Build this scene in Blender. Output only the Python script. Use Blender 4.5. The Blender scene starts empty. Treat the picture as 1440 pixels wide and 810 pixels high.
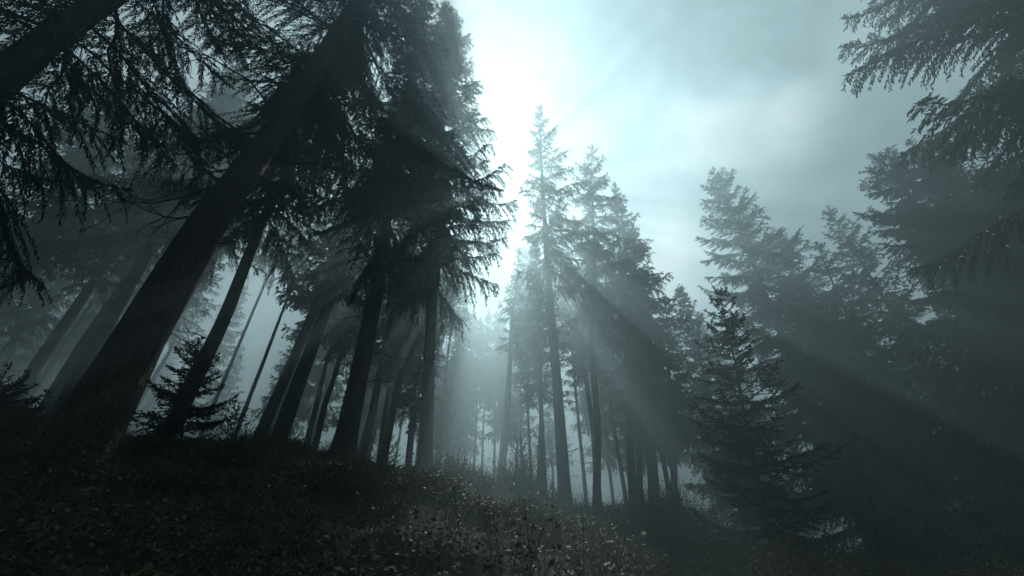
import bpy, math, random
import numpy as np
from mathutils import Vector, Matrix

R = math.radians
scene = bpy.context.scene
COL = scene.collection

# ------------------------------------------------------------------ camera
PITCH = R(36.0)
CAM = np.array((0.0, 0.0, 0.75))
FPX = 600.0                                   # focal length in pixels of a 1440 wide frame (15 mm)
FWD = np.array((0, math.cos(PITCH), math.sin(PITCH)))
UPV = np.array((0, -math.sin(PITCH), math.cos(PITCH)))
RGT = np.array((1.0, 0, 0))


def ray(px, py):
    return FWD + RGT * (px - 720) / FPX + UPV * (405 - py) / FPX


def at(px, py, w):
    return CAM + ray(px, py) * w


def on_vertical(Y, px, py):
    """point where the sight line through a pixel meets the upright plane y = Y"""
    d = ray(px, py)
    return CAM + d * (Y - CAM[1]) / d[1]


cam_d = bpy.data.cameras.new('camera')
cam = bpy.data.objects.new('camera', cam_d)
COL.objects.link(cam)
cam.location = CAM
cam.rotation_euler = (R(90) + PITCH, 0, 0)
cam_d.sensor_width = 36.0
cam_d.lens = 15.0
cam_d.clip_start = 0.05
cam_d.clip_end = 2000
scene.camera = cam

# ------------------------------------------------------------------ light
SUN_PX = (684, 268)
sd = ray(*SUN_PX)
sd = sd / np.linalg.norm(sd)
SUN_EL = math.asin(sd[2])
SUN_AZ = math.atan2(sd[0], sd[1])             # clockwise from +Y
sl = bpy.data.lights.new('sun', 'SUN')
sl.energy = 5.0
sl.angle = R(0.6)
sl.color = (1.0, 0.975, 0.94)
so = bpy.data.objects.new('sun', sl)
COL.objects.link(so)
so.rotation_euler = Vector(-sd).to_track_quat('-Z', 'Y').to_euler()
so.location = (0, 0, 60)

scene.render.engine = 'CYCLES'
cy = scene.cycles
cy.use_denoising = True
cy.denoiser = 'OPENIMAGEDENOISE'
cy.denoising_input_passes = 'RGB_ALBEDO_NORMAL'
cy.use_adaptive_sampling = True
cy.adaptive_threshold = 0.008
cy.max_bounces = 5
cy.diffuse_bounces = 2
cy.glossy_bounces = 1
cy.transmission_bounces = 2
cy.volume_bounces = 0
cy.transparent_max_bounces = 8
cy.sample_clamp_indirect = 4.0
vs = scene.view_settings
vs.view_transform = 'Standard'
vs.look = 'None'
vs.exposure = EXPOSURE = 0.5
vs.gamma = 1.0
vs.use_curve_mapping = False


# ------------------------------------------------------------------ node helpers
class NT:
    def __init__(self, tree):
        self.t = tree
        tree.nodes.clear()

    def n(self, typ, ins=None, **kw):
        nd = self.t.nodes.new(typ)
        for k, v in kw.items():
            setattr(nd, k, v)
        for k, v in (ins or {}).items():
            self.set(nd, k, v)
        return nd

    def set(self, nd, k, v):
        s = nd.inputs[k]
        if isinstance(v, bpy.types.NodeSocket):
            self.t.links.new(v, s)
        else:
            s.default_value = v

    def math(self, op, a, b=0.0, c=None, clamp=False):
        nd = self.n('ShaderNodeMath', operation=op, use_clamp=clamp)
        self.set(nd, 0, a)
        self.set(nd, 1, b)
        if c is not None:
            self.set(nd, 2, c)
        return nd.outputs[0]

    def ramp(self, fac, stops, interp='LINEAR'):
        nd = self.n('ShaderNodeValToRGB')
        nd.color_ramp.interpolation = interp
        els = nd.color_ramp.elements
        while len(els) < len(stops):
            els.new(0.5)
        for e, (p, c) in zip(els, stops):
            e.position = p
            e.color = (c[0], c[1], c[2], 1) if not isinstance(c, (int, float)) else (c, c, c, 1)
        self.set(nd, 'Fac', fac)
        return nd.outputs['Color']

    def noise(self, vec, scale, detail=4, rough=0.55, dist=0.0, dim='3D'):
        nd = self.n('ShaderNodeTexNoise', {'Scale': scale, 'Detail': detail, 'Roughness': rough, 'Distortion': dist})
        nd.noise_dimensions = dim
        if vec is not None:
            self.set(nd, 'Vector', vec)
        return nd.outputs['Fac']

    def mix(self, fac, a, b, blend='MIX'):
        nd = self.n('ShaderNodeMix', data_type='RGBA', blend_type=blend)
        self.set(nd, 0, fac)
        for k, v in ((6, a), (7, b)):
            if isinstance(v, (tuple, list)):
                v = (v[0], v[1], v[2], 1)
            self.set(nd, k, v)
        return nd.outputs[2]


# ------------------------------------------------------------------ world: sky with a broken overcast
world = bpy.data.worlds.new('World')
scene.world = world
world.use_nodes = True
W = NT(world.node_tree)
sky = W.n('ShaderNodeTexSky', sky_type='NISHITA')
sky.sun_disc = False
sky.sun_elevation = SUN_EL
sky.sun_rotation = SUN_AZ
sky.altitude = 600
sky.dust_density = 2.0
geo = W.n('ShaderNodeTexCoord')
dn = W.n('ShaderNodeVectorMath', {0: geo.outputs['Generated']}, operation='NORMALIZE')
CLV = dn.outputs[0]
big = W.noise(CLV, 3.4, 5, 0.5, 0.5)
fine = W.noise(CLV, 9.0, 6, 0.55, 0.4)


def deck(px, py):
    d = ray(px, py)
    return tuple(d / np.linalg.norm(d))


warp = W.n('ShaderNodeVectorMath', {0: CLV}, operation='ADD')
wn = W.n('ShaderNodeTexNoise', {'Vector': CLV, 'Scale': 5.0, 'Detail': 6.0})
ws = W.n('ShaderNodeVectorMath', {0: wn.outputs['Color']}, operation='MULTIPLY_ADD')
ws.inputs[1].default_value = (0.22, 0.22, 0.22)
ws.inputs[2].default_value = (-0.11, -0.11, -0.11)
W.t.links.new(ws.outputs[0], warp.inputs[1])


def bank(px, py, r0, r1):
    """a cloud bank of the deck: 1 inside r0, 0 beyond r1"""
    ds = W.n('ShaderNodeVectorMath', {0: warp.outputs[0]}, operation='DISTANCE')
    ds.inputs[1].default_value = deck(px, py)
    mr = W.n('ShaderNodeMapRange', {'Value': ds.outputs['Value'], 'From Min': r0, 'From Max': r1, 'To Min': 1.0, 'To Max': 0.0},
             interpolation_type='SMOOTHSTEP')
    return mr.outputs[0]


# thickness of the deck: thin = bright, thick = dark
dot = W.n('ShaderNodeVectorMath', {0: dn.outputs[0]}, operation='DOT_PRODUCT')
dot.inputs[1].default_value = tuple(sd)
ang = W.math('ARCCOSINE', W.math('MINIMUM', dot.outputs['Value'], 0.99999))
aur = W.math('EXPONENT', W.math('MULTIPLY', W.math('MULTIPLY', ang, ang), -1.0 / (2 * R(11) ** 2)))
aur2 = W.math('EXPONENT', W.math('MULTIPLY', ang, -1.0 / R(26)))
base = W.math('MULTIPLY_ADD', big, 3.4, -1.4)
base = W.math('MULTIPLY_ADD', fine, 2.1, W.math('ADD', base, -0.3))
for px_, py_, r0_, r1_, a_ in ((985, 188, 0.0, 0.15, 1.3), (1050, 180, 0.0, 0.16, 1.0), (1110, 150, 0.0, 0.13, 0.7), (930, 370, 0.0, 0.16, 2.2), (690, 90, 0.05, 0.2, 0.5),
                               (900, 50, 0.0, 0.2, -0.5), (1180, 290, 0.02, 0.25, -0.6), (1080, 40, 0.0, 0.2, -0.4), (880, 180, 0.0, 0.1, -0.5)):
    base = W.math('MULTIPLY_ADD', bank(px_, py_, r0_, r1_), a_, base)
base = W.math('MAXIMUM', base, 0.03)
lum = W.math('MULTIPLY_ADD', aur2, 0.0, 4.5)
lum = W.math('MULTIPLY', base, lum)
lum = W.math('MULTIPLY_ADD', aur, 0.3, lum)
lum = W.math('MULTIPLY', lum, W.n('ShaderNodeMapRange', {'Value': ang, 'From Min': R(42), 'From Max': R(95), 'To Min': 1.0, 'To Max': 0.3}, interpolation_type='SMOOTHSTEP').outputs[0])
CLOUD = 1.0
tint = W.mix(W.math('MULTIPLY', lum, 0.07, clamp=True), (0.58, 0.87, 1.0), (1.0, 0.98, 0.97))
cc = W.n('ShaderNodeVectorMath', {0: tint}, operation='SCALE')
W.set(cc, 'Scale', W.math('MULTIPLY', lum, CLOUD))
skc = W.mix(0.92, sky.outputs[0], cc.outputs[0])
bg = W.n('ShaderNodeBackground', {'Color': skc, 'Strength': 0.08})
out = W.n('ShaderNodeOutputWorld', {'Surface': bg.outputs[0]})


# ------------------------------------------------------------------ materials
def material(name):
    m = bpy.data.materials.new(name)
    m.use_nodes = True
    return m, NT(m.node_tree)


def mat_bark(name, c0, c1, c2):
    m, T = material(name)
    tc = T.n('ShaderNodeTexCoord')
    mp = T.n('ShaderNodeMapping', {'Vector': tc.outputs['Object'], 'Scale': (1, 1, 0.28)})
    a = T.noise(mp.outputs[0], 14, 6, 0.65, 0.6)
    v = T.n('ShaderNodeTexVoronoi', {'Vector': mp.outputs[0], 'Scale': 24.0, 'Randomness': 1.0}, feature='DISTANCE_TO_EDGE')
    b = T.noise(tc.outputs['Object'], 1.3, 3)
    col = T.ramp(a, [(0.3, c0), (0.55, c1), (0.75, c2)])
    col = T.mix(T.ramp(b, [(0.5, 0.0), (0.68, 0.6)]), col, (0.045, 0.06, 0.035))   # moss and algae patches
    h = T.math('ADD', T.math('MULTIPLY', T.math('MINIMUM', v.outputs['Distance'], 0.25), 3.0), a)
    bp = T.n('ShaderNodeBump', {'Height': h, 'Strength': 0.9, 'Distance': 0.03})
    p = T.n('ShaderNodeBsdfPrincipled', {'Base Color': col, 'Roughness': 0.85, 'Normal': bp.outputs[0]})
    p.inputs['Specular IOR Level'].default_value = 0.2
    T.n('ShaderNodeOutputMaterial', {'Surface': p.outputs[0]})
    return m


def mat_leafy(name, cols, rough=0.5, spec=0.35, transl=0.3, scale=1.0):
    """small leaves or needles: colour varies from leaf to leaf and from clump to clump"""
    m, T = material(name)
    g = T.n('ShaderNodeNewGeometry')
    tc = T.n('ShaderNodeTexCoord')
    nz = T.noise(tc.outputs['Object'], 0.9 * scale, 3, 0.6)
    f = T.math('ADD', T.math('MULTIPLY', g.outputs['Random Per Island'], 0.6), T.math('MULTIPLY', nz, 0.45))
    n = len(cols)
    col = T.ramp(f, [(0.15 + 0.7 * i / (n - 1), c) for i, c in enumerate(cols)])
    p = T.n('ShaderNodeBsdfPrincipled', {'Base Color': col, 'Roughness': rough})
    p.inputs['Specular IOR Level'].default_value = spec
    tr = T.n('ShaderNodeBsdfTranslucent', {'Color': col})
    mx = T.n('ShaderNodeMixShader', {0: transl, 1: p.outputs[0], 2: tr.outputs[0]})
    T.n('ShaderNodeOutputMaterial', {'Surface': mx.outputs[0]})
    return m


M_BARK = mat_bark('spruce_bark', (0.025, 0.022, 0.02), (0.075, 0.064, 0.056), (0.13, 0.115, 0.10))
M_TWIG = mat_bark('twig_bark', (0.03, 0.026, 0.022), (0.06, 0.05, 0.042), (0.09, 0.08, 0.07))
M_NEEDLE = mat_leafy('spruce_needles', [(0.018, 0.032, 0.022), (0.030, 0.052, 0.032), (0.045, 0.07, 0.04), (0.055, 0.075, 0.04)], 0.55, 0.3, 0.25)
M_YOUNG = mat_leafy('young_needles', [(0.014, 0.022, 0.016), (0.02, 0.034, 0.02), (0.028, 0.044, 0.026)], 0.6, 0.2, 0.1)
M_BERRY = mat_leafy('bilberry_leaves', [(0.03, 0.05, 0.02), (0.05, 0.08, 0.03), (0.075, 0.095, 0.04), (0.09, 0.085, 0.04), (0.10, 0.06, 0.035)], 0.55, 0.25, 0.22, 1.2)
M_DRY = mat_leafy('dry_stalks', [(0.06, 0.05, 0.035), (0.11, 0.09, 0.06), (0.08, 0.085, 0.05)], 0.6, 0.3, 0.3)
M_LITTER = mat_leafy('fallen_leaves', [(0.03, 0.02, 0.012), (0.06, 0.03, 0.016), (0.09, 0.042, 0.02), (0.06, 0.042, 0.025)], 0.6, 0.2, 0.2)


def mat_ground():
    m, T = material('forest_floor')
    tc = T.n('ShaderNodeTexCoord')
    a = T.noise(tc.outputs['Object'], 0.8, 6, 0.6)
    b = T.noise(tc.outputs['Object'], 22, 6, 0.7)
    c = T.noise(tc.outputs['Object'], 90, 3, 0.6)
    soil = T.ramp(b, [(0.3, (0.018, 0.014, 0.011)), (0.6, (0.05, 0.038, 0.028)), (0.8, (0.08, 0.055, 0.038))])
    moss = T.ramp(b, [(0.3, (0.018, 0.028, 0.012)), (0.7, (0.05, 0.068, 0.028))])
    col = T.mix(T.ramp(a, [(0.42, 0.0), (0.58, 1.0)]), soil, moss)
    h = T.math('MULTIPLY_ADD', c, 0.35, b)
    bp = T.n('ShaderNodeBump', {'Height': h, 'Strength': 1.0, 'Distance': 0.05})
    p = T.n('ShaderNodeBsdfPrincipled', {'Base Color': col, 'Roughness': 0.9, 'Normal': bp.outputs[0]})
    p.inputs['Specular IOR Level'].default_value = 0.2
    T.n('ShaderNodeOutputMaterial', {'Surface': p.outputs[0]})
    return m


def mat_rock():
    m, T = material('mossy_stone')
    tc = T.n('ShaderNodeTexCoord')
    b = T.noise(tc.outputs['Object'], 9, 7, 0.65)
    a = T.noise(tc.outputs['Object'], 2.2, 4, 0.6)
    st = T.ramp(b, [(0.3, (0.06, 0.06, 0.058)), (0.7, (0.16, 0.155, 0.15))])
    ms = T.ramp(b, [(0.3, (0.02, 0.03, 0.012)), (0.7, (0.055, 0.075, 0.03))])
    col = T.mix(T.ramp(a, [(0.36, 0.0), (0.5, 1.0)]), st, ms)
    bp = T.n('ShaderNodeBump', {'Height': b, 'Strength': 0.8, 'Distance': 0.04})
    p = T.n('ShaderNodeBsdfPrincipled', {'Base Color': col, 'Roughness': 0.9, 'Normal': bp.outputs[0]})
    T.n('ShaderNodeOutputMaterial', {'Surface': p.outputs[0]})
    return m


M_GROUND = mat_ground()
M_ROCK = mat_rock()


# ------------------------------------------------------------------ mesh helpers
def make_mesh(name, batches, mats, smooth=()):
    """batches: list of (verts (N,3), faces (M,k), material index, smooth)"""
    V, LI, LS, LT, MI, SM = [], [], [], [], [], []
    off = loop = 0
    for v, f, mi, sm in batches:
        if len(f) == 0:
            continue
        k = f.shape[1]
        V.append(v.astype(np.float32))
        LI.append((f + off).astype(np.int32).ravel())
        LS.append(loop + np.arange(len(f), dtype=np.int32) * k)
        LT.append(np.full(len(f), k, np.int32))
        MI.append(np.full(len(f), mi, np.int32))
        SM.append(np.full(len(f), sm, bool))
        off += len(v)
        loop += len(f) * k
    V = np.concatenate(V)
    LI, LS, LT, MI, SM = map(np.concatenate, (LI, LS, LT, MI, SM))
    me = bpy.data.meshes.new(name)
    me.vertices.add(len(V))
    me.vertices.foreach_set('co', V.ravel())
    me.loops.add(len(LI))
    me.loops.foreach_set('vertex_index', LI)
    me.polygons.add(len(LS))
    me.polygons.foreach_set('loop_start', LS)
    me.polygons.foreach_set('material_index', MI)
    me.polygons.foreach_set('use_smooth', SM)
    me.update(calc_edges=True)
    for m in mats:
        me.materials.append(m)
    return me


def link(name, me, parent=None):
    o = bpy.data.objects.new(name, me)
    COL.objects.link(o)
    if parent is not None:
        o.parent = parent
    return o


def tag(o, label, cat, group=None, kind=None):
    if label:
        o['label'] = label
    if cat:
        o['category'] = cat
    if group:
        o['group'] = group
    if kind:
        o['kind'] = kind
    return o


def unit(a):
    return a / np.maximum(np.linalg.norm(a, axis=-1, keepdims=True), 1e-9)


def tube(pts, rad, seg=6, cap=True):
    """closed tapering tube along a polyline -> verts, quads"""
    pts = np.asarray(pts, float)
    n = len(pts)
    rad = np.asarray(rad, float)
    tan = unit(np.gradient(pts, axis=0))
    ref = np.where(np.abs(tan[:, 2:3]) < 0.9, np.array([[0, 0, 1.0]]), np.array([[1.0, 0, 0]]))
    a = unit(np.cross(tan, ref))
    b = np.cross(tan, a)
    th = np.linspace(0, 2 * np.pi, seg, endpoint=False)
    v = pts[:, None] + rad[:, None, None] * (np.cos(th)[None, :, None] * a[:, None] + np.sin(th)[None, :, None] * b[:, None])
    v = v.reshape(-1, 3)
    i = np.arange(n - 1)[:, None] * seg
    j = np.arange(seg)[None]
    j2 = (j + 1) % seg
    q = np.stack([i + j, i + j2, i + seg + j2, i + seg + j], -1).reshape(-1, 4)
    return v, q


class Vnoise:
    def __init__(self, seed):
        self.g = np.random.default_rng(seed).random((256, 256))

    def __call__(self, x, y):
        xi, yi = np.floor(x).astype(int), np.floor(y).astype(int)
        fx, fy = x - xi, y - yi
        fx, fy = fx * fx * (3 - 2 * fx), fy * fy * (3 - 2 * fy)
        g = lambda a, b: self.g[a % 256, b % 256]
        return (g(xi, yi) * (1 - fx) + g(xi + 1, yi) * fx) * (1 - fy) + (g(xi, yi + 1) * (1 - fx) + g(xi + 1, yi + 1) * fx) * fy - 0.5


VN = Vnoise(5)


def fbm(x, y, f, o=4):
    s = 0
    a = 1.0
    for i in range(o):
        s = s + a * VN(x * f + 17.3 * i, y * f + 9.1 * i)
        f *= 2.03
        a *= 0.5
    return s


# ------------------------------------------------------------------ terrain
BASES = dict(giant=(100, 640, 4.5), tall=(478, 655, 7.4), slim=(597, 674, 8.6), mid=(797, 730, 11.0), thin=(838, 740, 12.5))
ctl = [np.array((0, 0, 0.0)), np.array((0, 3.4, 0.80)), np.array((-4, 2.5, 1.15)), np.array((4, 3.5, 0.45)),
       np.array((0, -8, -2.2)), np.array((-12, -8, -0.5)), np.array((12, -8, -3.5)), np.array((-9, 3, 2.6)), np.array((9, 4, 0.0))]


def bumps_at(x, y):
    return 0.20 * fbm(x, y, 0.5, 3) + 0.19 * fbm(x + 40, y, 1.9, 3)


def on_ground(px, py, w):
    P = at(px, py, w)
    P[2] -= float(bumps_at(np.array([P[0]]), np.array([P[1]]))[0])
    return P


for b in BASES.values():
    ctl.append(on_ground(*b))
for p in ((0, 602, 6.0), (300, 634, 7.5), (400, 640, 7.8), (545, 668, 8.3), (720, 706, 10.5), (910, 752, 12.0), (1010, 772, 10.0), (1110, 800, 6.0), (1250, 812, 8)):
    ctl.append(on_ground(*p))
for x, z in ((-45, 5.0), (-18, 4.2), (-6, 3.2), (4, 1.8), (14, 0.6), (45, -1.5)):
    ctl.append(np.array((x, 18.0, z)))
    ctl.append(np.array((x * 1.2, 40.0, z * 0.8)))
    ctl.append(np.array((x * 3, 150.0, z)))
    ctl.append(np.array((x * 3, -70.0, -8 + z)))
CT = np.array(ctl)


def phi(r2):
    return np.sqrt(r2 + 1.0)


_A = phi(((CT[:, None, :2] - CT[None, :, :2]) ** 2).sum(-1))
_n = len(CT)
_P = np.c_[np.ones(_n), CT[:, :2]]
_S = np.block([[_A, _P], [_P.T, np.zeros((3, 3))]])
_wts = np.linalg.solve(_S, np.r_[CT[:, 2], 0, 0, 0])


def ground_z(x, y, bumps=True):
    x, y = np.asarray(x, float), np.asarray(y, float)
    sh = x.shape
    x, y = x.ravel(), y.ravel()
    z = np.zeros(len(x))
    for s in range(0, len(x), 20000):
        xs, ys = x[s:s + 20000], y[s:s + 20000]
        r2 = (xs[:, None] - CT[None, :, 0]) ** 2 + (ys[:, None] - CT[None, :, 1]) ** 2
        z[s:s + 20000] = phi(r2) @ _wts[:_n] + _wts[_n] + _wts[_n + 1] * xs + _wts[_n + 2] * ys
    if bumps:
        z = z + bumps_at(x, y)
    return z.reshape(sh)


def stretch(a, b, fine, reach):
    """axis values, fine inside [a,b], coarser out to reach"""
    core = np.arange(a, b + fine, fine)
    step, lo, hi = fine, [], []
    x = a
    while x > -reach:
        step *= 1.12
        x -= step
        lo.append(x)
    step, x = fine, core[-1]
    while x < reach:
        step *= 1.12
        x += step
        hi.append(x)
    return np.r_[np.array(lo[::-1]), core, np.array(hi)]


gx = stretch(-10, 10, 0.09, 180)
gy = stretch(-1, 16, 0.09, 180)
GX, GY = np.meshgrid(gx, gy)
GZ = ground_z(GX, GY)
nx, ny = len(gx), len(gy)
iy, ix = np.meshgrid(np.arange(ny - 1), np.arange(nx - 1), indexing='ij')
q = np.stack([iy * nx + ix, iy * nx + ix + 1, (iy + 1) * nx + ix + 1, (iy + 1) * nx + ix], -1).reshape(-1, 4)
go = link('ground', make_mesh('ground', [(np.c_[GX.ravel(), GY.ravel(), GZ.ravel()], q, 0, True)], [M_GROUND]))
go['kind'] = 'structure'
GROUND_MIN = float(GZ.min())


# ------------------------------------------------------------------ spruce
def branch(L, q, rng, slope, sag, tip, hang, fill=1.0):
    """one bough along +X: wood tubes and needle twigs"""
    s = np.linspace(0, 1, 8)
    wig = np.cumsum(rng.normal(0, 0.018, 8)) * L
    wig -= wig[0]

    def axis(s_):
        return np.stack([L * s_ * (1 - 0.12 * abs(slope)), np.interp(s_, s, wig), L * (slope * s_ - sag * s_ ** 2 + tip * s_ ** 4)], -1)

    main = axis(s)
    r0 = 0.006 + 0.009 * L
    wood = [tube(main, r0 * (1 - 0.85 * s), 4)]
    ns = max(3, int(L * (1 - q['bare']) / q['sec']))
    s2 = np.clip(q['bare'] + (1 - q['bare']) * (np.arange(ns) + rng.random(ns) * 0.8) / ns, 0, 0.985)
    keep = rng.random(ns) < fill
    keep[0] = True
    s2 = s2[keep]
    s2 = np.r_[s2, s2]
    side = np.r_[np.ones(len(s2) // 2), -np.ones(len(s2) // 2)]
    s2 = np.clip(s2 + rng.normal(0, 0.02, len(s2)), 0.05, 0.99)
    m = len(s2)
    p0 = axis(s2)
    tg = unit(axis(s2 + 0.01) - p0)
    lat = np.stack([-tg[:, 1], tg[:, 0], np.zeros(m)], -1) * side[:, None]
    l2 = np.minimum((q['spread'] * L * (1 - s2) ** 0.75 * np.minimum(1, 0.45 + s2 * 1.6) + q['l2min'] * min(1, L)), q['l2max']) * rng.uniform(0.55, 1.2, m)
    d2 = unit(tg * rng.uniform(0.55, 1.0, (m, 1)) + lat * rng.uniform(0.5, 0.95, (m, 1)) + np.array([0, 0, -1.0]) * (0.35 * hang * rng.uniform(0.3, 1.3, m))[:, None])
    hg = hang * rng.uniform(0.4, 1.3, m)

    def sec(k, t):
        return p0[k] + d2[k] * (l2[k] * t)[:, None] * (1 - 0.25 * (hg[k] * t)[:, None] * 0.6) + np.array([0, 0, -1.0]) * (hg[k] * l2[k] * t ** 1.7 * 0.75)[:, None]

    # secondary wood as thin ribbons
    k = np.arange(m)
    a0, a1, a2 = sec(k, np.zeros(m)), sec(k, np.full(m, 0.5)), sec(k, np.full(m, 0.97))
    wv = unit(np.cross(d2, np.array([[0.2, 0.1, 1.0]]))) * q['rib']
    rv = np.stack([a0 - wv, a0 + wv, a1 + wv * 0.7, a1 - wv * 0.7, a2 + wv * 0.3, a2 - wv * 0.3], 1).reshape(-1, 3)
    b6 = (np.arange(m) * 6)[:, None]
    wood.append((rv, np.concatenate([b6 + [0, 1, 2, 3], b6 + [3, 2, 4, 5]])))
    # twigs on the secondaries
    nt = np.maximum(2, np.round(l2 / q['tw']).astype(int))
    k = np.repeat(np.arange(m), nt)
    order = np.concatenate([np.arange(n) for n in nt])
    t = np.clip((order + rng.random(len(k))) / nt[k], 0.04, 1.0)
    pb = sec(k, t)
    tn = unit(d2[k] + np.array([0, 0, -1.0]) * (hg[k] * 1.3 * t)[:, None])
    sd_ = np.where(order % 2 == 0, 1.0, -1.0)[:, None] * unit(np.cross(tn, np.array([[0.0, 0, 1]])) + 1e-4)
    spread = rng.uniform(0.15, 0.95, (len(k), 1))
    td = unit(tn * 0.8 + sd_ * spread + np.array([0, 0, -1.0]) * (hg[k] * 0.45)[:, None] + rng.normal(0, 0.22, (len(k), 3)))
    tl = q['len'] * rng.uniform(0.55, 1.3, len(k)) * (1.1 - 0.35 * t)
    # twigs along the bough's own tip
    nm = int(L * (1 - q['bare']) / q['tw']) + 4
    sm = q['bare'] + (1 - q['bare']) * rng.random(nm) ** 0.7
    pm = axis(sm)
    tm = unit(axis(sm + 0.01) - pm)
    lm = np.stack([-tm[:, 1], tm[:, 0], np.zeros(nm)], -1) * rng.choice([-1, 1], nm)[:, None]
    dm = unit(tm + lm * rng.uniform(0.1, 0.9, (nm, 1)) + rng.normal(0, 0.25, (nm, 3)))
    pb = np.concatenate([pb, pm])
    td = np.concatenate([td, dm])
    tl = np.concatenate([tl, q['len'] * rng.uniform(0.5, 1.1, nm)])
    n = len(pb)
    sv = unit(np.cross(td, rng.normal(0, 0.5, (n, 3)) + np.array([[0, 0, 1.0]])))
    verts = []
    for c in range(q['cross']):
        w = (q['wid'] * rng.uniform(0.7, 1.25, n))[:, None]
        bend = np.array([0, 0, -1.0]) * (0.12 * hang * tl)[:, None]
        e = pb + td * tl[:, None] + bend
        md = pb + td * (tl * 0.42)[:, None]
        verts.append(np.stack([pb, md + sv * w, e, md - sv * w], 1).reshape(-1, 3))
        sv = unit(np.cross(td, sv))
    tv = np.concatenate(verts)
    return wood, tv


def spruce_crown(name, H, hb, Lmax, q, seed, mats, profile=0.82, dz=None, hang=(1.1, 0.4), sag=(0.34, 0.05), slope0=(-0.05, 0.75), tipup=0.22,
                 per=5, low=0.75, skip=0.08, bias=None, gap=None):
    rng = np.random.default_rng(seed)
    WV, WQ, TV = [], [], []
    woff = 0
    z = hb
    az = rng.random() * 6.28
    dz = dz or H / 48
    while z < H - 0.12 * dz:
        f = (z - hb) / (H - hb)
        env = Lmax * (1 - f) ** profile * (low + (1 - low) * min(1, f / 0.22))
        npw = per if f < 0.8 else max(3, per - 1)
        for i in range(npw):
            az += 2.399 + rng.normal(0, 0.25)
            if rng.random() < skip and f < 0.9:
                continue
            if gap is not None and f < gap[2] and abs((az - gap[0] + math.pi) % (2 * math.pi) - math.pi) < gap[1]:
                continue
            L = env * rng.uniform(0.45, 1.25) + 0.12
            if bias is not None:
                L *= 1 + bias[1] * math.cos(az - bias[0])
            hf = hang[0] * (1 - f) + hang[1] * f
            sl_ = (slope0[0] * (1 - f ** 1.3) + slope0[1] * f ** 1.3) + rng.normal(0, 0.10)
            sg = (sag[0] * (1 - f) + sag[1] * f) * rng.uniform(0.6, 1.4)
            wood, tv = branch(L, q, rng, sl_, sg, tipup * rng.uniform(0.4, 1.4), hf * rng.uniform(0.6, 1.3), rng.uniform(0.7, 1.0))
            c, s = math.cos(az), math.sin(az)
            RM = np.array([[c, s, 0], [-s, c, 0], [0, 0, 1]])
            o = np.array([0, 0, z + rng.normal(0, 0.25 * dz)])
            for v, f4 in wood:
                WV.append(v @ RM + o)
                WQ.append(f4 + woff)
                woff += len(v)
            TV.append(tv @ RM + o)
        z += dz * rng.uniform(0.75, 1.25) * (1.0 if f < 0.8 else 0.85)
    # leader shoot with its own needles
    n = 40
    zt = rng.uniform(H - 0.9 * Lmax ** 0.5, H + 0.1, n)
    d = unit(np.stack([rng.normal(0, 0.5, n), rng.normal(0, 0.5, n), np.ones(n)], -1))
    pb = np.stack([np.zeros(n), np.zeros(n), zt], -1)
    sv = unit(np.cross(d, rng.normal(0, 1, (n, 3))))
    tl = (q['len'] * rng.uniform(0.6, 1.0, n))[:, None]
    TV.append(np.stack([pb, pb + d * tl * 0.4 + sv * q['wid'], pb + d * tl, pb + d * tl * 0.4 - sv * q['wid']], 1).reshape(-1, 3))
    TV = np.concatenate(TV)
    return make_mesh(name, [(TV, np.arange(len(TV)).reshape(-1, 4), 0, False), (np.concatenate(WV), np.concatenate(WQ), 1, True)], mats)


def trunk_mesh(name, H, D, seed, seg=16, flare=0.5, bend=0.0, rough=0.05):
    rng = np.random.default_rng(seed)
    zs = np.r_[-0.5, -0.25, np.linspace(0, 1.2, 9), np.linspace(1.2, H, 34)[1:]]
    th = np.linspace(0, 2 * np.pi, seg, endpoint=False)
    ph = rng.random(4) * 6.28
    Z, TH = np.meshgrid(zs, th, indexing='ij')
    r = D / 2 * np.clip(1 - Z / (H * 1.01), 0.004, 1) ** 0.85
    fl = np.exp(-np.clip(Z, -0.4, None) / (0.55 * D + 0.08))
    lob = 1 + 0.35 * np.sin(3 * TH + ph[0]) + 0.25 * np.sin(5 * TH + ph[1])
    r = r * (1 + flare * fl * lob * 0.8)
    r = r * (1 + rough * (np.sin(7 * TH + ph[2] + Z * 0.7) * 0.4 + fbm(TH * 2.2 + seed * 3.1, Z * 1.4, 2.0, 3)))
    bx = bend * H * np.sin(np.pi * np.clip(Z / H, 0, 1)) + 0.01 * H * np.interp(Z, np.linspace(0, H, 7), np.r_[0, rng.normal(0, 0.35, 5), 0])
    by = 0.01 * H * np.interp(Z, np.linspace(0, H, 7), np.r_[0, rng.normal(0, 0.3, 5), 0])
    v = np.stack([bx + r * np.cos(TH), by + r * np.sin(TH), Z], -1).reshape(-1, 3)
    n = len(zs)
    i = np.arange(n - 1)[:, None] * seg
    j = np.arange(seg)[None]
    j2 = (j + 1) % seg
    qd = np.stack([i + j, i + j2, i + seg + j2, i + seg + j], -1).reshape(-1, 4)
    return make_mesh(name, [(v, qd, 0, True)], [M_BARK])


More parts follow.
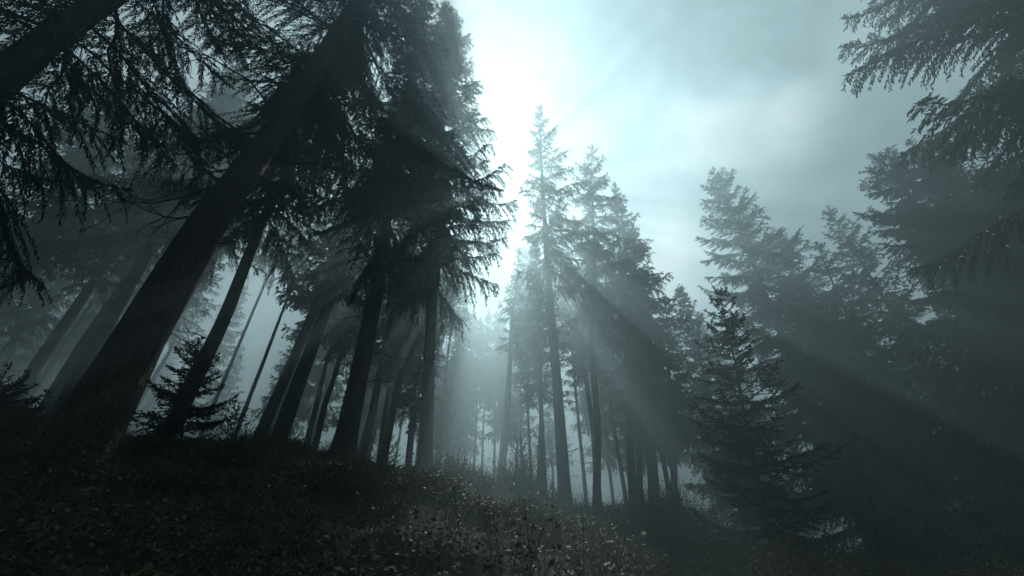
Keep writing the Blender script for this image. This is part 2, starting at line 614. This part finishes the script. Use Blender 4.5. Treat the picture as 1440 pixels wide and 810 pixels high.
def dead_branch_mesh(seed, L, forks=3, r=0.012, droop=-0.1):
    """a bare grey bough along +X with forks"""
    rng = np.random.default_rng(seed)
    n = 7
    s = np.linspace(0, 1, n)
    y = np.cumsum(rng.normal(0, 0.05, n)) * L
    z = L * droop * s + np.cumsum(rng.normal(0, 0.05, n)) * L
    y -= y[0]
    z -= z[0]
    p = np.stack([L * s, y, z], -1)
    p[0, 0] -= 0.05
    B = [tube(p, r * (1 - 0.8 * s), 6)]
    for k in range(forks):
        i = rng.integers(1, n - 1)
        l = L * rng.uniform(0.25, 0.55)
        d = unit(np.array([0.7, rng.choice([-1, 1]) * rng.uniform(0.4, 1), rng.normal(0, 0.5)]))
        ss = np.linspace(0, 1, 5)
        pp = p[i] + d * l * ss[:, None] + np.cumsum(rng.normal(0, 0.05 * l, (5, 3)), 0) * ss[:, None]
        B.append(tube(pp, r * (1 - 0.8 * s[i]) * 0.75 * (1 - 0.8 * ss), 5))
        if l > 0.25:
            for kk in range(2):
                d3 = unit(d + rng.normal(0, 0.7, 3))
                l3 = l * rng.uniform(0.3, 0.5)
                b = pp[rng.integers(1, 4)]
                B.append(tube(b + d3 * l3 * np.linspace(0, 1, 3)[:, None], r * 0.35 * np.array([1, 0.6, 0.2]), 4))
    return make_mesh('dead_branch', [(v, f, 0, True) for v, f in B], [M_TWIG])


Q_NEAR = dict(sec=0.080, tw=0.026, len=0.14, wid=0.0155, cross=2, bare=0.04, spread=0.34, l2min=0.24, l2max=1.1, rib=0.004)
Q_CLOSE = dict(sec=0.08, tw=0.0165, len=0.085, wid=0.0095, cross=2, bare=0.10, spread=0.36, l2min=0.24, l2max=1.1, rib=0.004)
Q_MID = dict(sec=0.105, tw=0.034, len=0.15, wid=0.019, cross=2, bare=0.03, spread=0.30, l2min=0.20, l2max=1.0, rib=0.005)
Q_FAR = dict(sec=0.18, tw=0.085, len=0.28, wid=0.055, cross=1, bare=0.03, spread=0.34, l2min=0.25, l2max=1.0, rib=0.006)
Q_YOUNG = dict(sec=0.055, tw=0.020, len=0.07, wid=0.010, cross=2, bare=0.05, spread=0.38, l2min=0.08, l2max=0.5, rib=0.003)


def aim(root, base, tip):
    d = Vector(tip) - Vector(base)
    root.rotation_mode = 'QUATERNION'
    rq = Vector((0, 0, 1)).rotation_difference(d.normalized())
    root.location = base
    root.rotation_quaternion = rq
    return d.length


def tree(label, pxw, tip, D, Lmax, cb, q, seed, group=None, H=None, stubs=None, spin=0.0, cat='tree', flare=0.5, name='spruce_tree', sink=0.05, seg=16, **kw):
    """a spruce whose trunk passes the sight line pxw at that depth and ends on the sight line tip"""
    P = at(*pxw)
    if H is not None:                                   # upright, top out of view
        tip_z = float(ground_z(np.array([P[0]]), np.array([P[1]]))[0]) + H
        T = np.array((P[0], P[1], tip_z))
    else:
        T = on_vertical(P[1], *tip)
    gz = float(ground_z(np.array([P[0]]), np.array([P[1]]))[0])
    fr = (P[2] - gz) / (T[2] - gz)                      # how far up the trunk the first sight line is
    bx = (P[0] - T[0] * fr) / (1 - fr) if fr < 0.8 else P[0]
    gz = float(ground_z(np.array([bx]), np.array([P[1]]))[0])
    base = np.array((bx, P[1], gz - sink))
    root = bpy.data.objects.new(name, None)
    COL.objects.link(root)
    root.empty_display_size = 0.3
    Hh = aim(root, base, T)
    print('TREE', round(Hh, 1), [round(float(c), 1) for c in base], label)
    tag(root, label, cat, group)
    link('trunk', trunk_mesh('trunk', Hh, D, seed, flare=flare, seg=seg), root)
    mats = [kw.pop('needle', M_NEEDLE), M_TWIG]
    link('crown', spruce_crown('crown', Hh, Hh * cb, Lmax, q, seed, mats, **kw), root)
    return root, Hh


STUB = {}


def stub_mesh(kind, v):
    if (kind, v) not in STUB:
        L, forks, r, dr = {'peg': (0.28, 1, 0.008, -0.15), 'twiggy': (0.75, 3, 0.011, -0.12), 'bough': (1.7, 6, 0.026, -0.10)}[kind]
        STUB[(kind, v)] = dead_branch_mesh(900 + v * 7 + len(kind), L, forks, r, dr)
    return STUB[(kind, v)]


def add_stubs(root, H, D, spots):
    """spots: (kind, height, azimuth, scale)"""
    for i, (kind, z, az, sc) in enumerate(spots):
        o = link('dead_branch', stub_mesh(kind, i % 4), root)
        r = D / 2 * (1 - z / H) ** 0.85 * 0.95
        o.location = (r * math.cos(az), r * math.sin(az), z)
        o.rotation_euler = (i * 1.3, 0, az)
        o.scale = (sc, sc, sc)


def rand_stubs(seed, n, z0, z1, kinds=('peg', 'twiggy'), sc=(0.6, 1.2)):
    rg = random.Random(seed)
    return [(rg.choice(kinds), rg.uniform(z0, z1), rg.uniform(0, 6.283), rg.uniform(*sc)) for _ in range(n)]


# --- the near trees
r_, h_ = tree('massive dark spruce trunk leaning across the left side with bare forked boughs', BASES['giant'], (575, -120), 0.56, 3.0, 0.36, Q_CLOSE, 11, bias=(R(90), 0.25), gap=(R(-45), R(52), 0.75),
              flare=0.3, seg=24, per=6, hang=(1.0, 0.4), skip=0.1, dz=0.48)
add_stubs(r_, h_, 0.56, [('bough', 4.2, 3.0, 1.0), ('bough', 4.9, 2.6, 1.25), ('bough', 5.3, 3.5, 1.1), ('bough', 3.6, 3.3, 0.8), ('bough', 5.8, 2.9, 1.2), ('bough', 6.2, 4.0, 1.0),
                         ('twiggy', 3.0, 3.1, 0.8), ('twiggy', 3.2, 2.8, 0.9), ('twiggy', 2.7, 3.4, 0.7), ('peg', 3.4, 0.4, 1.0), ('peg', 2.3, 3.0, 1.0), ('twiggy', 4.6, 0.2, 1.2), ('bough', 5.2, 0.5, 1.1)] + rand_stubs(31, 18, 1.2, 6.0, ('peg', 'peg', 'twiggy'), (0.5, 0.9)))
r_, h_ = tree('dark spruce at the top left corner, only its tilted upper trunk and drooping boughs showing', (40, 80, 5.6), (420, -190), 0.46, 3.0, 0.2, Q_CLOSE, 12, bias=(R(150), 0.4), gap=(R(-35), R(45), 0.8),
              seg=24, per=5, hang=(1.0, 0.4), skip=0.2, dz=0.5)
r_, h_ = tree('tall dark spruce with flared foot and dead stubs, left one of the central pair', BASES['tall'], (598, -15), 0.38, 2.0, 0.22, Q_NEAR, 13, skip=0.34, hang=(1.4, 0.7), per=5, profile=0.65, seg=20, flare=1.0, dz=0.5)
add_stubs(r_, h_, 0.38, rand_stubs(3, 26, 0.8, 5.8))
r_, h_ = tree('straight slim dark spruce beside a mossy boulder, right one of the central pair', BASES['slim'], (630, 8), 0.30, 2.3, 0.22, Q_NEAR, 14, skip=0.17, hang=(1.4, 0.6), per=6, low=0.55, flare=0.6, profile=0.68, seg=20, dz=0.5)
add_stubs(r_, h_, 0.30, rand_stubs(4, 22, 0.9, 6.0))
r_, h_ = tree('spruce whose fringed boughs hang from the right edge into the top right sky', (1500, 40, 8.2), None, 0.5, 3.8, 0.33, Q_NEAR, 15, H=19, profile=0.6,
              hang=(0.75, 0.4), dz=0.55, skip=0.05, low=0.9)

# --- the middle distance
r_, h_ = tree('pointed spruce rising alone right of the light shaft, bark lit grey, base among sprouts', BASES['mid'], (757, 152), 0.37, 1.8, 0.40, Q_MID, 21, bias=(R(0), 0.25), per=4, skip=0.2, dz=0.46, flare=0.4)
add_stubs(r_, h_, 0.37, rand_stubs(5, 30, 0.8, 8.0))
r_, h_ = tree('thin-stemmed spruce with ragged side twigs, next one right of the pointed spruce', BASES['thin'], (832, 203), 0.27, 2.0, 0.42, Q_MID, 22, per=4, skip=0.18, dz=0.46, flare=0.3)
add_stubs(r_, h_, 0.27, rand_stubs(6, 22, 1.0, 6.5, ('twiggy', 'twiggy', 'peg')))
r_, h_ = tree('thin dark leaning spruce directly behind the small bushy spruce on the left', (292, 490, 8.6), (505, 30), 0.30, 2.0, 0.33, Q_MID, 23, dz=0.45)
add_stubs(r_, h_, 0.30, rand_stubs(7, 8, 2.0, 6.0))
r_, h_ = tree('hazy spruce with a paler second stem close on its left, left of the central pair', (425, 530, 13.5), (560, 160), 0.50, 2.3, 0.36, Q_MID, 24, per=4, skip=0.25)
r_, h_ = tree('paler spruce stem standing just left of and behind the hazy spruce', (395, 540, 16.0), (545, 190), 0.45, 2.2, 0.40, Q_FAR, 25, per=4, skip=0.25)
r_, h_ = tree('thin grey spruce stem rising just behind the flared foot of the central pair', (525, 560, 14.0), (598, 240), 0.30, 1.5, 0.5, Q_MID, 26, per=4, skip=0.3)
add_stubs(r_, h_, 0.30, rand_stubs(8, 10, 1.5, 7))
r_, h_ = tree('pale misty spruce stem between the two trunks of the central pair', (556, 560, 19.0), (612, 300), 0.40, 1.9, 0.45, Q_FAR, 27, per=4, skip=0.3)
r_, h_ = tree('upright spruce bathed in the bright light shaft at the centre', (713, 560, 20.0), (730, 350), 0.42, 1.0, 0.55, Q_MID, 28, per=4, skip=0.2)
r_, h_ = tree('slender misty spruce just left of the pointed spruce with many side twigs', (762, 600, 15.5), (752, 340), 0.22, 0.9, 0.5, Q_MID, 29)
add_stubs(r_, h_, 0.22, rand_stubs(9, 12, 1, 6, ('twiggy', 'peg')))
r_, h_ = tree('leaning dim spruce, leftmost of the three close trunks right of the clearing', (888, 650, 15.5), (866, 262), 0.33, 2.1, 0.46, Q_MID, 30, per=4, skip=0.15)
r_, h_ = tree('leaning dim spruce, thickest of the three close trunks right of the clearing', (915, 650, 14.5), (888, 318), 0.42, 2.0, 0.46, Q_MID, 31, per=4, skip=0.2)
r_, h_ = tree('leaning dim spruce, middle of the three close trunks right of the clearing', (901, 660, 17.0), (905, 385), 0.30, 1.8, 0.46, Q_MID, 32, per=4, skip=0.2)
r_, h_ = tree('murky spruce trunk standing apart to the right of the three close trunks', (948, 670, 17.0), (935, 420), 0.34, 1.8, 0.42, Q_MID, 33, per=4, skip=0.15)
r_, h_ = tree('broad hazy spruce with a blunt ragged top rising behind the young spruce on the right', (1006, 252, 24.0), (1005, 246), 0.45, 3.5, 0.10, Q_MID, 34, profile=0.6, hang=(0.8, 0.3))
r_, h_ = tree('rounded hazy spruce filling the right shoulder of the broad blunt one', (1085, 330, 22.0), (1086, 328), 0.42, 3.4, 0.08, Q_MID, 35, profile=0.65, hang=(0.8, 0.3))
r_, h_ = tree('narrow pale-tipped spruce between the broad hazy spruces on the right', (1165, 297, 21.0), (1164, 294), 0.38, 2.6, 0.10, Q_MID, 36, profile=0.75)
r_, h_ = tree('dark dense spruce with forked top on the right, left side of the dark clump', (1240, 232, 14.5), (1238, 224), 0.42, 2.6, 0.06, Q_NEAR, 37, profile=0.6)
r_, h_ = tree('darkest and widest spruce of the clump on the right with upswept boughs', (1300, 222, 13.0), (1296, 214), 0.45, 2.8, 0.05, Q_NEAR, 38, profile=0.6)
r_, h_ = tree('dark spruce at the right edge below the overhanging boughs', (1395, 252, 12.0), (1392, 244), 0.45, 2.8, 0.05, Q_NEAR, 39, profile=0.6)
r_, h_ = tree('dim spruce trunk with a pale edge in the fog at the lower right', (1292, 690, 13.0), (1150, 345), 0.36, 2.0, 0.4, Q_MID, 40, per=4, skip=0.25)
r_, h_ = tree('wide dark hazy trunk seen between the massive leaning trunk and the small bushy spruce', (212, 520, 13.5), (440, 80), 0.40, 2.7, 0.36, Q_MID, 41)
r_, h_ = tree('dim leaning trunk in the fog close to the left edge of the view', (62, 510, 16.0), (290, 140), 0.46, 2.4, 0.36, Q_MID, 42)
r_, h_ = tree('shadowy trunk half hidden along the left side of the massive leaning trunk', (112, 500, 14.0), (365, 85), 0.42, 2.6, 0.38, Q_MID, 43)

tree('shadowy spruce whose dark crown spreads above the two dim trunks on the left', (165, 430, 13.0), (345, 90), 0.40, 3.0, 0.40, Q_MID, 44, hang=(1.2, 0.4))
tree('murky spruce crown filling the upper left edge behind the drooping near boughs', (10, 400, 14.0), (190, 120), 0.40, 3.0, 0.40, Q_MID, 45, hang=(1.2, 0.4))

# --- the far forest, sharing a few crowns
VAR = []
for i, (H, D, L, cb) in enumerate(((22, 0.40, 2.3, 0.50), (25, 0.44, 2.4, 0.56), (19, 0.32, 2.0, 0.46), (23, 0.40, 2.8, 0.15))):
    VAR.append((H, trunk_mesh('far_trunk', H, D, 60 + i, seg=10), spruce_crown('far_crown', H, H * cb, L, Q_FAR, 70 + i, [M_NEEDLE, M_TWIG])))
SKYLINE = [(-400, 150), (0, 150), (300, 200), (440, 330), (500, 350), (600, 400), (640, 430), (720, 430), (760, 360), (860, 360), (900, 420), (945, 440), (985, 400), (1060, 400), (1200, 400), (1440, 330), (1900, 300)]
FAR_GROUPS = [(470, 'spruces deep in the fog on the left', 'faint spruce deep in the dark fog left of the central pair'),
              (655, 'spruces in the mist behind the central pair', 'faint spruce stem far back in the mist behind the central pair of trunks'),
              (860, 'spruces in the glow behind the light shaft', 'pale far spruce dissolving into the glowing mist behind the clearing'),
              (5000, 'spruces deep in the fog on the right', 'faint spruce deep in the murky fog on the right side')]
rg = random.Random(77)
placed = []
THIN = (17, trunk_mesh('far_trunk', 17, 0.26, 66, seg=10), spruce_crown('far_crown', 17, 17 * 0.62, 1.5, Q_FAR, 76, [M_NEEDLE, M_TWIG]))
for px, w, ty in ((335, 21, 260), (288, 23, 240), (12, 19, 230), (40, 24, 250), (622, 23, 330), (640, 31, 430), (655, 32, 440), (668, 33, 450), (681, 36, 440), (695, 34, 440), (703, 40, 430), (733, 33, 380), (745, 26, 350), (578, 25, 330), (592, 31, 340), (500, 24, 330), (448, 26, 330), (790, 30, 350), (815, 25, 330), (850, 28, 350), (865, 23, 340)):
    P = at(px, 600, w)
    gz = float(ground_z(np.array([P[0]]), np.array([P[1]]))[0]) - 0.1
    hh = on_vertical(P[1], px, ty)[2] - gz
    root = bpy.data.objects.new('spruce_tree', None)
    COL.objects.link(root)
    tag(root, 'thin straight far trunk standing in the pale mist behind the bigger trunks', 'tree', 'thin far trunks in the mist')
    root.location = (P[0], P[1], gz)
    root.rotation_euler = (0, 0, rg.uniform(0, 6.28))
    root.scale = (1, 1, hh / THIN[0])
    link('trunk', THIN[1], root)
    link('crown', THIN[2], root)
    placed.append((P[0], P[1]))
tries = 0
while len(placed) < 112 and tries < 4000:
    tries += 1
    px = rg.uniform(-150, 1650) if len(placed) < 62 else rg.uniform(-500, 330) if len(placed) < 84 else rg.uniform(380, 900)
    w = rg.uniform(20, 44)
    if 640 < px < 735 and w < 30:
        continue
    P = at(px, 560, w)
    if any((P[0] - a) ** 2 + (P[1] - b) ** 2 < 2.2 ** 2 for a, b in placed):
        continue
    placed.append((P[0], P[1]))
    H, tm_, cm_ = VAR[rg.choice((2, 3, 3)) if px > 930 else rg.randrange(3)]
    ty = np.interp(px, [s[0] for s in SKYLINE], [s[1] for s in SKYLINE]) + rg.uniform(0, 70)
    gz = float(ground_z(np.array([P[0]]), np.array([P[1]]))[0]) - 0.1
    # a sight line at height ty in the same upright plane gives the tallest allowed top
    tops = on_vertical(P[1], px, ty)
    hh = min(tops[2] - gz, rg.uniform(16, 22), 24.0 - gz)
    if hh < 9:
        continue
    root = bpy.data.objects.new('spruce_tree', None)
    COL.objects.link(root)
    for lim, grp, lab in FAR_GROUPS:
        if px < lim:
            tag(root, lab, 'tree', grp)
            break
    root.location = (P[0], P[1], gz)
    root.rotation_euler = (rg.uniform(-0.02, 0.02), rg.uniform(-0.02, 0.02), rg.uniform(0, 6.28))
    s = hh / H
    root.scale = (max(s, 0.85), max(s, 0.85), s)
    link('trunk', tm_, root)
    link('crown', cm_, root)

# --- young trees
r_, h_ = tree('young bushy spruce standing dark and close in the lower right, pointed top against the mist', (1092, 800, 5.4), (1012, 412), 0.09, 1.0, 0.02, Q_YOUNG, 51, name='young_spruce',
              needle=M_YOUNG, dz=0.165, per=5, skip=0.16, profile=0.85, hang=(0.25, 0.1), sag=(0.18, -0.05), slope0=(0.0, 0.7), tipup=0.2, low=0.85, flare=0.3)
r_, h_ = tree('small bushy spruce with horizontal boughs beside the massive leaning trunk', (252, 640, 6.0), (274, 488), 0.05, 0.62, 0.04, Q_YOUNG, 52, name='young_spruce',
              needle=M_YOUNG, dz=0.09, per=4, profile=0.7, hang=(0.25, 0.1), sag=(0.12, -0.05), slope0=(0.05, 0.7), tipup=0.15, low=0.85, flare=0.3)
Q_SPARSE = dict(Q_YOUNG, tw=0.07, sec=0.13, cross=1, len=0.06)
r_, h_ = tree('spindly sparse spruce sapling on the ridge right of the small bushy spruce', (322, 632, 7.5), (335, 572), 0.025, 0.45, 0.08, Q_SPARSE, 53, name='spruce_sapling', cat='sapling',
              needle=M_YOUNG, dz=0.10, per=4, hang=(0.1, 0.1), sag=(0, -0.1), slope0=(0.3, 0.8), flare=0.2)
r_, h_ = tree('bushy sapling with bare leader at the foot of the light shaft', (742, 715, 9.5), (733, 622), 0.035, 0.62, 0.05, Q_SPARSE, 54, name='spruce_sapling', cat='sapling',
              needle=M_YOUNG, dz=0.10, per=5, hang=(0.1, 0.1), sag=(0, -0.1), slope0=(0.3, 0.9), flare=0.2)
r_, h_ = tree('little sapling catching light between the two trunks of the central pair', (543, 665, 9.3), (546, 622), 0.03, 0.45, 0.05, Q_SPARSE, 55, name='spruce_sapling', cat='sapling',
              needle=M_YOUNG, dz=0.09, per=5, hang=(0.1, 0.1), sag=(0, -0.1), slope0=(0.3, 0.9), flare=0.2)
r_, h_ = tree('spindly half-bare sapling in the dark just right of the young bushy spruce', (1243, 790, 7.0), (1195, 610), 0.04, 0.75, 0.12, Q_SPARSE, 56, name='spruce_sapling', cat='sapling',
              needle=M_YOUNG, dz=0.14, per=4, hang=(0.15, 0.1), sag=(0, -0.1), slope0=(0.2, 0.8), flare=0.2)
r_, h_ = tree('low sprouting sapling against the left foot of the pointed spruce', (775, 722, 10.3), (783, 690), 0.03, 0.4, 0.05, Q_SPARSE, 57, name='spruce_sapling', cat='sapling',
              needle=M_YOUNG, dz=0.07, per=5, hang=(0.1, 0.1), sag=(0, -0.1), slope0=(0.3, 0.9), flare=0.2)
r_, h_ = tree('low dense dark spruce bush at the left edge of the view', (-8, 610, 6.2), (-6, 545), 0.04, 0.55, 0.03, Q_YOUNG, 58, name='young_spruce',
              needle=M_YOUNG, dz=0.09, per=5, profile=0.5, hang=(0.25, 0.1), sag=(0.1, -0.05), slope0=(0.1, 0.7), flare=0.2)


# ------------------------------------------------------------------ boulders on the ridge
def boulder(px, py, w, size, seed, label):
    import bmesh
    bm = bmesh.new()
    bmesh.ops.create_icosphere(bm, subdivisions=4, radius=1.0)
    me = bpy.data.meshes.new('boulder')
    bm.to_mesh(me)
    bm.free()
    v = np.zeros(len(me.vertices) * 3, np.float32)
    me.vertices.foreach_get('co', v)
    v = v.reshape(-1, 3).astype(float)
    d = 1 + 0.5 * fbm(v[:, 0] + v[:, 2] * 0.7 + seed, v[:, 1] - v[:, 2] * 0.6 + seed * 2, 1.1, 4)
    v = v * d[:, None] * np.array(size)
    me.vertices.foreach_set('co', v.astype(np.float32).ravel())
    me.polygons.foreach_set('use_smooth', np.ones(len(me.polygons), bool))
    me.materials.append(M_ROCK)
    P = at(px, py, w)
    o = link('boulder', me)
    o.location = (P[0], P[1], float(ground_z(np.array([P[0]]), np.array([P[1]]))[0]) + size[2] * 0.25)
    tag(o, label, 'rock')


boulder(626, 672, 10.6, (0.36, 0.35, 0.30), 3, 'lumpy mossy boulder at the foot of the slim spruce on the ridge')
boulder(563, 672, 10.2, (0.22, 0.25, 0.2), 8, 'smaller dark mossy boulder in the gap left of the slim spruce')


# ------------------------------------------------------------------ ground cover
def scatter(n, seed, xr, yr, keep):
    rng = np.random.default_rng(seed)
    x = rng.uniform(*xr, n)
    y = rng.uniform(*yr, n)
    k = keep(x, y, rng)
    return x[k], y[k], rng


def leaves_on(x, y, rng, per, h, leaf, wid, spread, up=0.35):
    """sprigs: each a short upright stem carrying small pointed leaves"""
    n = len(x)
    z = ground_z(x, y)
    hh = h * rng.uniform(0.4, 1.3, n) * np.clip(1 + 2.6 * fbm(x + 60, y - 20, 0.8, 3), 0.35, 2.8)
    lean = rng.normal(0, 0.35, (n, 2))
    k = np.repeat(np.arange(n), per)
    t = rng.uniform(0.15, 1.0, n * per)
    b = np.stack([x[k] + lean[k, 0] * hh[k] * t + rng.normal(0, spread, n * per) * hh[k], y[k] + lean[k, 1] * hh[k] * t + rng.normal(0, spread, n * per) * hh[k], z[k] + hh[k] * t], -1)
    a = rng.random(n * per) * 6.283
    d = unit(np.stack([np.cos(a), np.sin(a), rng.normal(up, 0.45, n * per)], -1))
    L = (leaf * rng.uniform(0.6, 1.4, n * per))[:, None]
    sv = unit(np.cross(d, np.array([[0, 0, 1.0]]) + rng.normal(0, 0.45, (n * per, 3))))
    w = (wid * rng.uniform(0.7, 1.3, n * per))[:, None]
    v = np.stack([b, b + d * L * 0.45 + sv * w, b + d * L, b + d * L * 0.45 - sv * w], 1).reshape(-1, 3)
    # stems
    s0 = np.stack([x, y, z - 0.02], -1)
    s1 = np.stack([x + lean[:, 0] * hh, y + lean[:, 1] * hh, z + hh], -1)
    sw = np.array([[0.0025, 0.001, 0]])
    sv2 = np.stack([s0 - sw, s0 + sw, s1 + sw * 0.5, s1 - sw * 0.5], 1).reshape(-1, 3)
    return v, sv2


def quads(v):
    return np.arange(len(v)).reshape(-1, 4)


def near_mask(x, y, rng):
    m = fbm(x, y, 0.9, 3)
    ok = rng.random(len(x)) < np.clip(0.55 + 1.6 * m, 0.06, 1)
    inview = np.abs(x) < 1.35 * (y + 1.2) + 0.5
    return ok & inview


x, y, rng = scatter(52000, 1, (-11, 11), (1.2, 13), near_mask)
v1, s1 = leaves_on(x, y, rng, 9, 0.20, 0.032, 0.010, 0.25)
# bushier clumps along the ridge and broader leaved plants between
CLUMPS = [(520, 655, 8.6, 0.5, 0.42), (545, 660, 8.6, 0.4, 0.35), (400, 636, 7.8, 0.8, 0.18), (340, 632, 7.4, 0.7, 0.16), (735, 705, 9.6, 0.6, 0.5), (700, 700, 9.8, 0.5, 0.35), (780, 722, 10.3, 0.5, 0.42),
          (870, 745, 11.0, 0.9, 0.36), (930, 752, 11.0, 0.8, 0.34), (60, 610, 6.0, 0.6, 0.3), (180, 632, 5.6, 0.6, 0.28), (645, 690, 9.0, 0.6, 0.25), (300, 640, 5.5, 0.5, 0.3),
          (460, 745, 4.6, 0.5, 0.26), (700, 760, 5.2, 0.6, 0.30), (860, 780, 6.0, 0.6, 0.26), (240, 730, 4.0, 0.5, 0.22), (600, 720, 5.6, 0.5, 0.24), (960, 775, 6.6, 0.6, 0.3)]
CV, CS = [v1], [s1]
for i, (px, py, w, rad, h) in enumerate(CLUMPS):
    P = at(px, py, w)
    rr = np.random.default_rng(300 + i)
    n = int(900 * rad)
    x, y = P[0] + rr.normal(0, rad * 0.5, n), P[1] + rr.normal(0, rad * 0.4, n)
    v, s_ = leaves_on(x, y, rr, 12, h, 0.036, 0.0115, 0.22)
    CV.append(v)
    CS.append(s_)
x, y, rng = scatter(5500, 9, (-10, 10), (1.6, 12), lambda x, y, r: (r.random(len(x)) < np.clip(2.0 * fbm(x + 80, y + 7, 0.8, 3), 0.02, 1)) & (np.abs(x) < 1.35 * (y + 1.2)))
v, s_ = leaves_on(x, y, rng, 7, 0.20, 0.042, 0.014, 0.35, 0.15)
CV.append(v)
CS.append(s_)
v1, s1 = np.concatenate(CV), np.concatenate(CS)
uo = link('undergrowth', make_mesh('undergrowth', [(v1, quads(v1), 0, False), (s1, quads(s1), 1, False)], [M_BERRY, M_DRY]))
tag(uo, 'low leafy bilberry undergrowth covering the forest floor', 'undergrowth', kind='stuff')

x, y, rng = scatter(16000, 2, (-9, 9), (0.8, 12), lambda x, y, r: (r.random(len(x)) < np.clip(0.5 - 1.5 * fbm(x + 9, y, 0.9, 3), 0.05, 1)) & (np.abs(x) < 1.35 * (y + 1.2)))
v2, s2_ = leaves_on(x, y, rng, 3, 0.03, 0.032, 0.010, 1.2, 0.0)
lo = link('leaf_litter', make_mesh('leaf_litter', [(v2, quads(v2), 0, False)], [M_LITTER]))
tag(lo, 'reddish brown fallen leaves lying on the forest floor', 'leaves', kind='stuff')


def grass_mask(x, y, rng):
    return (rng.random(len(x)) < np.clip(2.2 * fbm(x - 31, y + 4, 0.7, 3) + 0.05, 0.0, 1)) & (np.abs(x) < 1.3 * (y + 1.5))


x, y, rng = scatter(14000, 4, (-10, 12), (2.5, 15), grass_mask)
n = len(x)
z = ground_z(x, y) - 0.02
H_ = rng.uniform(0.12, 0.55, n) ** 1.2
ln = rng.normal(0, 0.3, (n, 2))
a = rng.random(n) * 6.28
sv = np.stack([np.cos(a), np.sin(a), np.zeros(n)], -1) * 0.0035
b0 = np.stack([x, y, z], -1)
b1 = b0 + np.stack([ln[:, 0] * H_ * 0.4, ln[:, 1] * H_ * 0.4, H_ * 0.6], -1)
b2 = b0 + np.stack([ln[:, 0] * H_, ln[:, 1] * H_, H_ * 0.95], -1)
gv = np.stack([b0 - sv, b0 + sv, b1 + sv * 0.8, b1 - sv * 0.8, b2 + sv * 0.15, b2 - sv * 0.15], 1).reshape(-1, 3)
b6 = (np.arange(n) * 6)[:, None]
gr = link('dry_grass', make_mesh('dry_grass', [(gv, np.concatenate([b6 + [0, 1, 2, 3], b6 + [3, 2, 4, 5]]), 0, False)], [M_DRY]))
tag(gr, 'thin dry grass stalks rising from the forest floor', 'grass', kind='stuff')

# ------------------------------------------------------------------ haze
top = 0.0
bpy.context.view_layer.update()
for o in scene.objects:
    if o.type == 'MESH':
        for c in o.bound_box:
            top = max(top, (o.matrix_world @ Vector(c)).z)
x0, x1, y0, y1, z0, z1 = gx[0] - 2, gx[-1] + 2, gy[0] - 2, gy[-1] + 2, GROUND_MIN - 1.0, top + 0.5
hv = np.array([(x0, y0, z0), (x1, y0, z0), (x1, y1, z0), (x0, y1, z0), (x0, y0, z1), (x1, y0, z1), (x1, y1, z1), (x0, y1, z1)])
hq = np.array([(0, 3, 2, 1), (4, 5, 6, 7), (0, 1, 5, 4), (1, 2, 6, 5), (2, 3, 7, 6), (3, 0, 4, 7)])
hm, T = material('forest_haze')
HAZE_D, HAZE_G = 0.036, 0.60
vol = T.n('ShaderNodeVolumePrincipled', {'Color': (0.61, 0.89, 0.96, 1), 'Density': HAZE_D, 'Anisotropy': HAZE_G})
T.n('ShaderNodeOutputMaterial', {'Volume': vol.outputs[0]})
hm.cycles.homogeneous_volume = True
ho = link('haze', make_mesh('haze', [(hv, hq, 0, False)], [hm]))
tag(ho, 'pale mist filling the whole forest', 'haze', kind='stuff')
print('FACES', sum(len(m.polygons) for m in bpy.data.meshes))
print('TOP', top, 'GMIN', GROUND_MIN, 'SUN', math.degrees(SUN_EL), math.degrees(SUN_AZ), 'far', len(placed))
